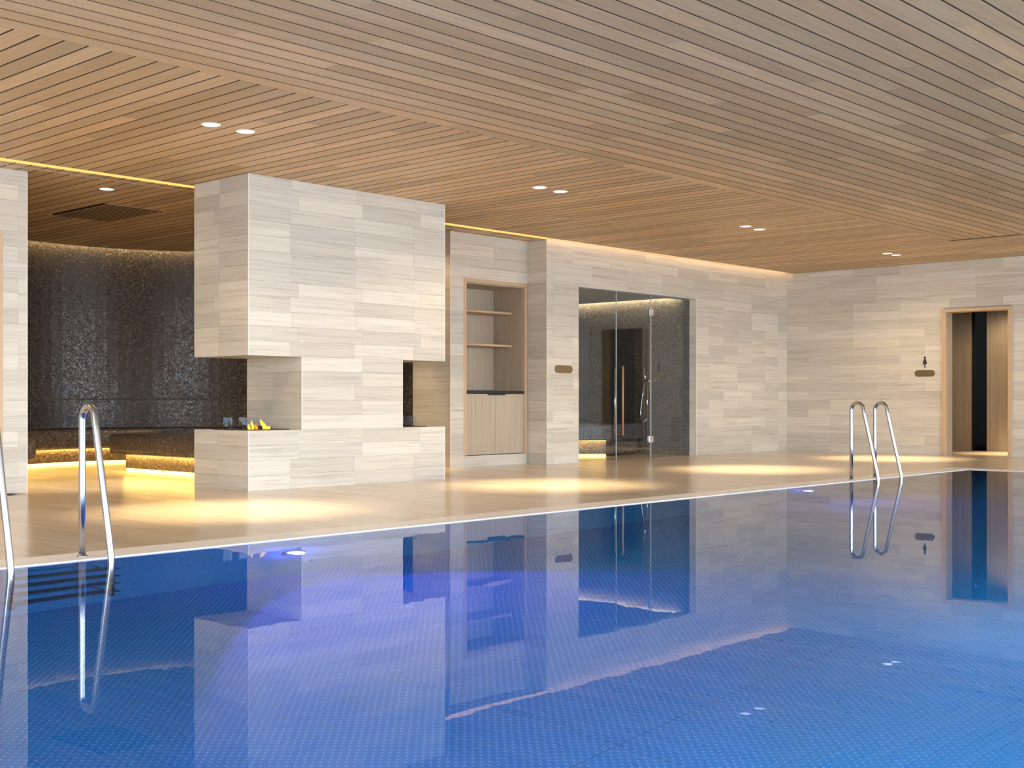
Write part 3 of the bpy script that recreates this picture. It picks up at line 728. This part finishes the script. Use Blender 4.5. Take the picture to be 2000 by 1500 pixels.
# hand shower
hs = empty('hand_shower', (XS, 11.12, 1.1)); tag(hs, 'chrome hand shower with looping hose beside the glass door hinge', 'shower')
tube('rail', [(XS - 0.05, 11.08, 0.48), (XS - 0.05, 11.08, 1.08)], 0.009, M['chrome'], hs)
tube('handset', [(XS - 0.07, 11.09, 1.06), (XS - 0.075, 11.10, 1.16), (XS - 0.09, 11.105, 1.29)], [0.012, 0.012, 0.017], M['chrome'], hs)
box('holder', (XS - 0.11, 11.0, 1.075), (XS - 0.01, 11.13, 1.125), M['chrome'], hs, 0.01, 2)
tube('hose', [(XS - 0.07, 11.10, 1.06), (XS - 0.08, 11.15, 0.85), (XS - 0.08, 11.18, 0.62), (XS - 0.08, 11.165, 0.52), (XS - 0.08, 11.13, 0.475), (XS - 0.06, 11.10, 0.50), (XS - 0.05, 11.08, 0.55)], 0.007, M['chrome'], hs, 8)
tube('valve_knob', [(XS - 0.01, 10.89, 1.085), (XS - 0.05, 10.89, 1.085), (XS - 0.06, 10.89, 1.085)], [0.014, 0.018, 0.012], M['chrome'], hs)
# glass front
gf = empty('door_1', ((HO[0] + HO[1]) / 2, YG, 0)); gf['kind'] = 'structure'; gf['label'] = 'frameless glass front with a hinged glass door'
GB = [HO[0] + 0.004, 13.262, 14.048, HO[1] - 0.004]
box('glass_pane', (GB[0], YG, 0.003), (GB[1] - 0.003, YG + 0.010, HO[3] - 0.014), M['glass'], gf)
dl = box('door_leaf', (GB[1] + 0.003, YG, 0.006), (GB[2] - 0.003, YG + 0.010, HO[3] - 0.016), M['glass'], gf)
box('glass_pane', (GB[2] + 0.003, YG, 0.003), (GB[3], YG + 0.010, HO[3] - 0.014), M['glass'], gf)
for xx in (GB[1], GB[2]):
    box('glass_edge', (xx - 0.004, YG - 0.001, 0.006), (xx + 0.004, YG + 0.011, HO[3] - 0.016), M['glass_edge'], gf)
for z in (0.26, 2.04):
    box('hinge', (GB[2] - 0.05, YG - 0.012, z - 0.045), (GB[2] + 0.045, YG + 0.022, z + 0.045), M['chrome'], dl, 0.003)
tube('handle_bar', [(13.335, YG - 0.055, 0.33), (13.335, YG - 0.055, 1.275)], 0.0135, M['copper'], dl)
tube('inner_bar', [(GB[1] + 0.03, YG + 0.05, 0.33), (GB[1] + 0.03, YG + 0.05, 1.24)], 0.010, M['chrome'], dl)
for z in (0.31, 1.26):
    box('handle_bracket', (GB[1] + 0.02, YG - 0.066, z - 0.008), (13.347, YG - 0.001, z + 0.012), M['bronze'], dl, 0.002)

# ------------------------------------------------------------------ far doorway and changing corridor
df = empty('door_2', (XF, 7.15, 0)); df['kind'] = 'structure'; df['label'] = 'pale wood door frame in the stone end wall'
y0, y1, z1 = DO[0], DO[1], DO[3]
grained('frame', (XF - 0.035, y0 - 0.02, 0), (XF + 0.2, y0 + 0.035, z1 - 0.0455), M['oak_frame'], 'z', df)
grained('frame', (XF - 0.035, y1 - 0.05, 0), (XF + 0.015, y1 + 0.01, z1 - 0.0455), M['oak_frame'], 'z', df)
grained('frame', (XF - 0.035, y0 - 0.02, z1 - 0.045), (XF + 0.2, y1 + 0.01, z1), M['oak_frame'], 'y', df)
grained('jamb_lining', (XF + 0.015, y1 - 0.05, 0), (XF + 0.2, y1 - 0.02, z1 - 0.045), M['oak'], 'z', df)
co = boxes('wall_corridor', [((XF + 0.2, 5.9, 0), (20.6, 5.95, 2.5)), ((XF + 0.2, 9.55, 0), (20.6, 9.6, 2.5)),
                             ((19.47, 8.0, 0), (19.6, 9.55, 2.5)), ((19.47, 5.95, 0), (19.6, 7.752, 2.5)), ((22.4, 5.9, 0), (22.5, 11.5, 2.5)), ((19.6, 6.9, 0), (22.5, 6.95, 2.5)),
                             ((19.6, 11.4, 0), (22.5, 11.5, 2.5)), ((XF + 0.2, 5.9, 2.44), (19.6, 9.6, 2.5)), ((19.6, 5.9, 2.44), (22.5, 11.5, 2.5)), ((19.6, 7.0, -0.02), (22.5, 11.5, 0.0))], M['dark'])  # walls coloured near black to imitate the unlit space in the gap
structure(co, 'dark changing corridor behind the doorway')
sp = []
for (a, b) in ((5.96, 7.752), (7.998, 9.55)):
    y = a; k = 0
    while y < b - 0.01:
        ye = min(y + 0.125, b)
        z = -0.3 * (k % 3) - 0.1; k += 1
        while z < 2.44:
            za, zb_ = max(0, z), min(2.44, z + 0.9)
            if zb_ > za + 0.03: sp.append(((19.462, (y + ye) / 2, (za + zb_) / 2), (y, ye, za, zb_)))
            z += 0.9
        y = ye
for c, (ya, yb_, za, zb_) in sp:
    grained('wood_panel', (19.455, ya + 0.0006, za), (19.469, yb_ - 0.0006, zb_ - 0.0008), M['oak'], 'z', co, 0.0)

# ------------------------------------------------------------------ signs
def pill(name, c, w_, h_, axis, label):
    n = 12; pts = []
    r = h_ / 2
    for i in range(n + 1):
        a = -math.pi / 2 + math.pi * i / n; pts.append((w_ / 2 - r + r * math.cos(a), r * math.sin(a)))
    for i in range(n + 1):
        a = math.pi / 2 + math.pi * i / n; pts.append((-w_ / 2 + r + r * math.cos(a), r * math.sin(a)))
    bm = bmesh.new(); t = 0.008
    f = [bm.verts.new((x, -t, z)) for x, z in pts]; bk_ = [bm.verts.new((x, 0, z)) for x, z in pts]
    m_ = len(pts)
    for i in range(m_): bm.faces.new((f[i], f[(i + 1) % m_], bk_[(i + 1) % m_], bk_[i]))
    bm.faces.new(f); bm.faces.new(bk_)
    R = Matrix.Identity(4) if axis == 'x' else Matrix.Rotation(-math.pi / 2, 4, 'Z')
    o = link(name, mesh_of(bm, name), M['brass'], None, Matrix.Translation(c) @ R); tag(o, label, 'sign', 'brass pill-shaped door plates'); return o
pill('door_sign', (12.025, YS - 0.0005, 1.205), 0.345, 0.10, 'x', 'blank brass pill-shaped plate left of the glass door')
pill('door_sign', (XF - 0.0005, 7.92, 1.205), 0.31, 0.095, 'y', 'blank brass pill-shaped plate left of the far doorway')
bm = bmesh.new()
def flat(pts, t=0.006):
    f = [bm.verts.new((x, -t, z)) for x, z in pts]; b_ = [bm.verts.new((x, 0, z)) for x, z in pts]; n = len(pts)
    for i in range(n): bm.faces.new((f[i], f[(i + 1) % n], b_[(i + 1) % n], b_[i]))
    bm.faces.new(f); bm.faces.new(b_)
flat([(0.016 * math.cos(2 * math.pi * i / 14), 0.152 + 0.016 * math.sin(2 * math.pi * i / 14)) for i in range(14)])
flat([(-0.006, 0.134), (0.006, 0.134), (0.014, 0.125), (0.034, 0.055), (-0.034, 0.055), (-0.014, 0.125)])
flat([(-0.009, 0.054), (-0.002, 0.054), (-0.003, 0.0), (-0.008, 0.0)]); flat([(0.002, 0.054), (0.009, 0.054), (0.008, 0.0), (0.003, 0.0)])
o = link('restroom_sign', mesh_of(bm, 'restroom_sign'), M['bronze'], None, Matrix.Translation((XF - 0.0005, 7.92, 1.288)) @ Matrix.Rotation(-math.pi / 2, 4, 'Z'))
tag(o, 'dark woman pictogram on the wall above the brass plate', 'sign')

# ------------------------------------------------------------------ pool ladders
def ladder(xa, xb, label):
    L = empty('pool_ladder', ((xa + xb) / 2, 6.02, 0)); tag(L, label, 'ladder', 'steel pool ladders')
    for xx in (xa, xb):
        yp, yt, r = 6.02, 5.885, 0.0675
        pts = [(xx, yp, 0.0), (xx, yp, 0.35), (xx, yp, 0.715)]
        for i in range(1, 10):
            a = math.radians(172 * i / 10)
            pts.append((xx, yp - r + r * math.cos(a), 0.715 + r * 1.0 * math.sin(a)))
        pts += [(xx, 5.875, 0.66), (xx, 5.80, 0.34), (xx, 5.735, 0.06), (xx, 5.728, 0.02), (xx, 5.727, -0.03), (xx, 5.727, -0.5), (xx, 5.727, -1.0)]
        rl = tube('rail', pts, 0.0178, M['steel'], L, 16)
        lathe('flange', [(0.0, 0.0), (0.030, 0.0), (0.030, 0.004), (0.019, 0.008), (0.019, 0.012)], 20, M['steel'], rl, (xx, yp, 0.0005))
    for z in (-0.17, -0.40, -0.62, -0.84):
        box('tread', (xa - 0.02, 5.66, z - 0.03), (xb + 0.02, 5.76, z), M['tread'], L, 0.006)
    for z in (-0.25, -0.9):
        for xx in (xa, xb): tube('wall_bracket', [(xx, 5.73, z), (xx, 5.898, z)], 0.01, M['steel'], L, 8)
    return L
ladder(2.69, 3.21, 'polished steel pool ladder at the left edge, nearest the viewer')
ladder(11.62, 12.14, 'polished steel pool ladder far right near the pool corner')

# ------------------------------------------------------------------ lamps
def spot(name, loc, rot, power, col, size, blend, rad, parent):
    l = bpy.data.lights.new(name, 'SPOT'); l.energy = power; l.color = col; l.spot_size = math.radians(size); l.spot_blend = blend; l.shadow_soft_size = rad
    o = bpy.data.objects.new(name, l); C.objects.link(o); o.matrix_world = Matrix.Translation(loc) @ rot.to_4x4()
    if parent: o.parent = parent; o.matrix_parent_inverse = parent.matrix_basis.inverted()
    return o
def downlight(x, y, label, power=480, z=ZC, s=1.0, group=None):
    d = empty('downlight', (x, y, z)); tag(d, label, 'ceiling light', group)
    lathe('trim_ring', [(0.064 * s, 0.006), (0.064 * s, -0.001), (0.068 * s, -0.004), (0.073 * s, -0.003), (0.075 * s, 0.0), (0.075 * s, 0.006)], 32, M['white_trim'], d, (x, y, z), None, False)
    lathe('lens', [(0.0, 0.0), (0.064 * s, 0.0), (0.064 * s, 0.004), (0.0, 0.004)], 28, M['lens'], d, (x, y, z - 0.0005))
    if power:
        spot('lamp', (x, y, z - 0.02), Matrix.Identity(3), power, (1.0, 0.78, 0.46), 48, 1.0, 0.04, d)
        spot('spill', (x, y, z - 0.02), Matrix.Identity(3), power * 0.08, (1.0, 0.78, 0.46), 150, 0.5, 0.04, d)
    return d
for (x, y, lab) in ((5.14, 7.75, 'left lamp of the pair of round downlights nearest the viewer'), (5.45, 7.76, 'right lamp of the pair of round downlights nearest the viewer'),
                    (8.78, 7.76, 'left lamp of the downlight pair above the fireplace corner'), (9.09, 7.765, 'right lamp of the downlight pair above the fireplace corner'),
                    (12.38, 7.75, 'left lamp of the downlight pair in front of the glass doors'), (12.71, 7.765, 'right lamp of the downlight pair in front of the glass doors'),
                    (16.00, 7.75, 'left lamp of the farthest downlight pair by the end wall'), (16.26, 7.745, 'right lamp of the farthest downlight pair by the end wall')):
    downlight(x, y, lab, group='round ceiling downlights')
downlight(6.04, 10.86, 'single round downlight in the dim lounge ceiling', 420)
downlight(8.9, 13.2, 'round downlight in the lounge ceiling, hidden behind the fireplace', 420)
downlight(9.7, 11.0, 'round lounge downlight near the fireplace back, hidden from view', 420)
downlight(13.6, 11.6, 'added round downlight, out of view, brightening the steam room', 90, 2.31)  # added unseen lamp to raise the brightness behind the glass
for i_, x_ in enumerate((-2.1, -1.79, 1.52, 1.83)): downlight(x_, 7.755, ('first', 'second', 'third', 'fourth')[i_] + ' downlight of the row left of the picture')
d = downlight(18.75, 7.05, 'ceiling light inside the changing corridor', 700, 2.44)
for (x, y, z) in ((21.5, 8.768, 2.434), (22.2, 9.13, 2.434)):
    downlight(x, y, ('right and higher' if x < 22 else 'left and lower') + ' one of two tiny lights in the gap beyond the doorway', 3, z, 0.5, 'tiny corridor lights')
# underwater lamps
VI = (0.22, 0.13, 1.0); BL = (0.08, 0.18, 1.0); CY = (0.16, 0.60, 0.92)
def pool_lamp(x, y, z, label, col, power, size, tilt, lens, halo=0.0, yaw=0.0):
    sgn = -1 if y > 3 else 1
    d = empty('underwater_lamp', (x, y, z)); tag(d, label, 'pool lamp', 'underwater pool lamps')
    R = Matrix.Rotation(math.pi / 2 if sgn < 0 else -math.pi / 2, 4, 'X')
    lathe('trim_ring', [(0.085, 0.0), (0.082, 0.010), (0.054, 0.012), (0.053, 0.0)], 28, M['steel'], d, (x, y, z), R, False)
    lathe('lens', [(0.0, 0.012), (0.03, 0.011), (0.052, 0.006), (0.052, 0.0), (0, 0)], 28, lens, d, (x, y, z), R)
    q = Matrix.Rotation(math.radians(yaw), 3, 'Z') @ Matrix.Rotation(sgn * math.radians(90 - tilt), 3, 'X')
    spot('lamp', (x, y + sgn * 0.02, z), q, power, col, size, 0.08, 0.03, d)
    if halo:
        l = bpy.data.lights.new('halo', 'POINT'); l.energy = halo; l.color = col; l.shadow_soft_size = 0.04
        o = bpy.data.objects.new('halo', l); C.objects.link(o); o.location = (x, y + sgn * 0.045, z); o.parent = d; o.matrix_parent_inverse = d.matrix_basis.inverted()
    return d
pool_lamp(4.48, YP1, -0.58, 'glowing violet lamp under water below the fireplace', VI, 240, 88, 22, M['lens_violet'], 14.0)
pool_lamp(10.46, YP1, -0.48, 'small glowing violet lamp under water towards the far corner', VI, 45, 96, 22, M['lens_violet'], 8.0)
b2 = bpy.data.objects['underwater_lamp.001']
spot('added_streak_beam', (10.40, 5.865, -0.48), Matrix.Rotation(0, 3, 'X') @ Vector((-3.9, -1.02, -0.66)).to_track_quat('-Z', 'Y').to_matrix(), 260, (1.0, 0.92, 0.45), 7, 0.8, 0.03, b2)  # added narrow lamp imitating the yellow-green light streak on the pool floor
for x, p, c, lab in ((0.8, 460, BL, 'first'), (3.2, 170, CY, 'second'), (5.8, 370, CY, 'third'), (9.5, 45, CY, 'fourth'), (12.5, 30, CY, 'last')):  # unseen lamps added to light the basin floor blue and cyan
    pool_lamp(x, YP0, -0.6, lab + ' added underwater lamp, out of view on the near pool wall, lighting the basin', c, p, 120, 22, M['lens_violet'])
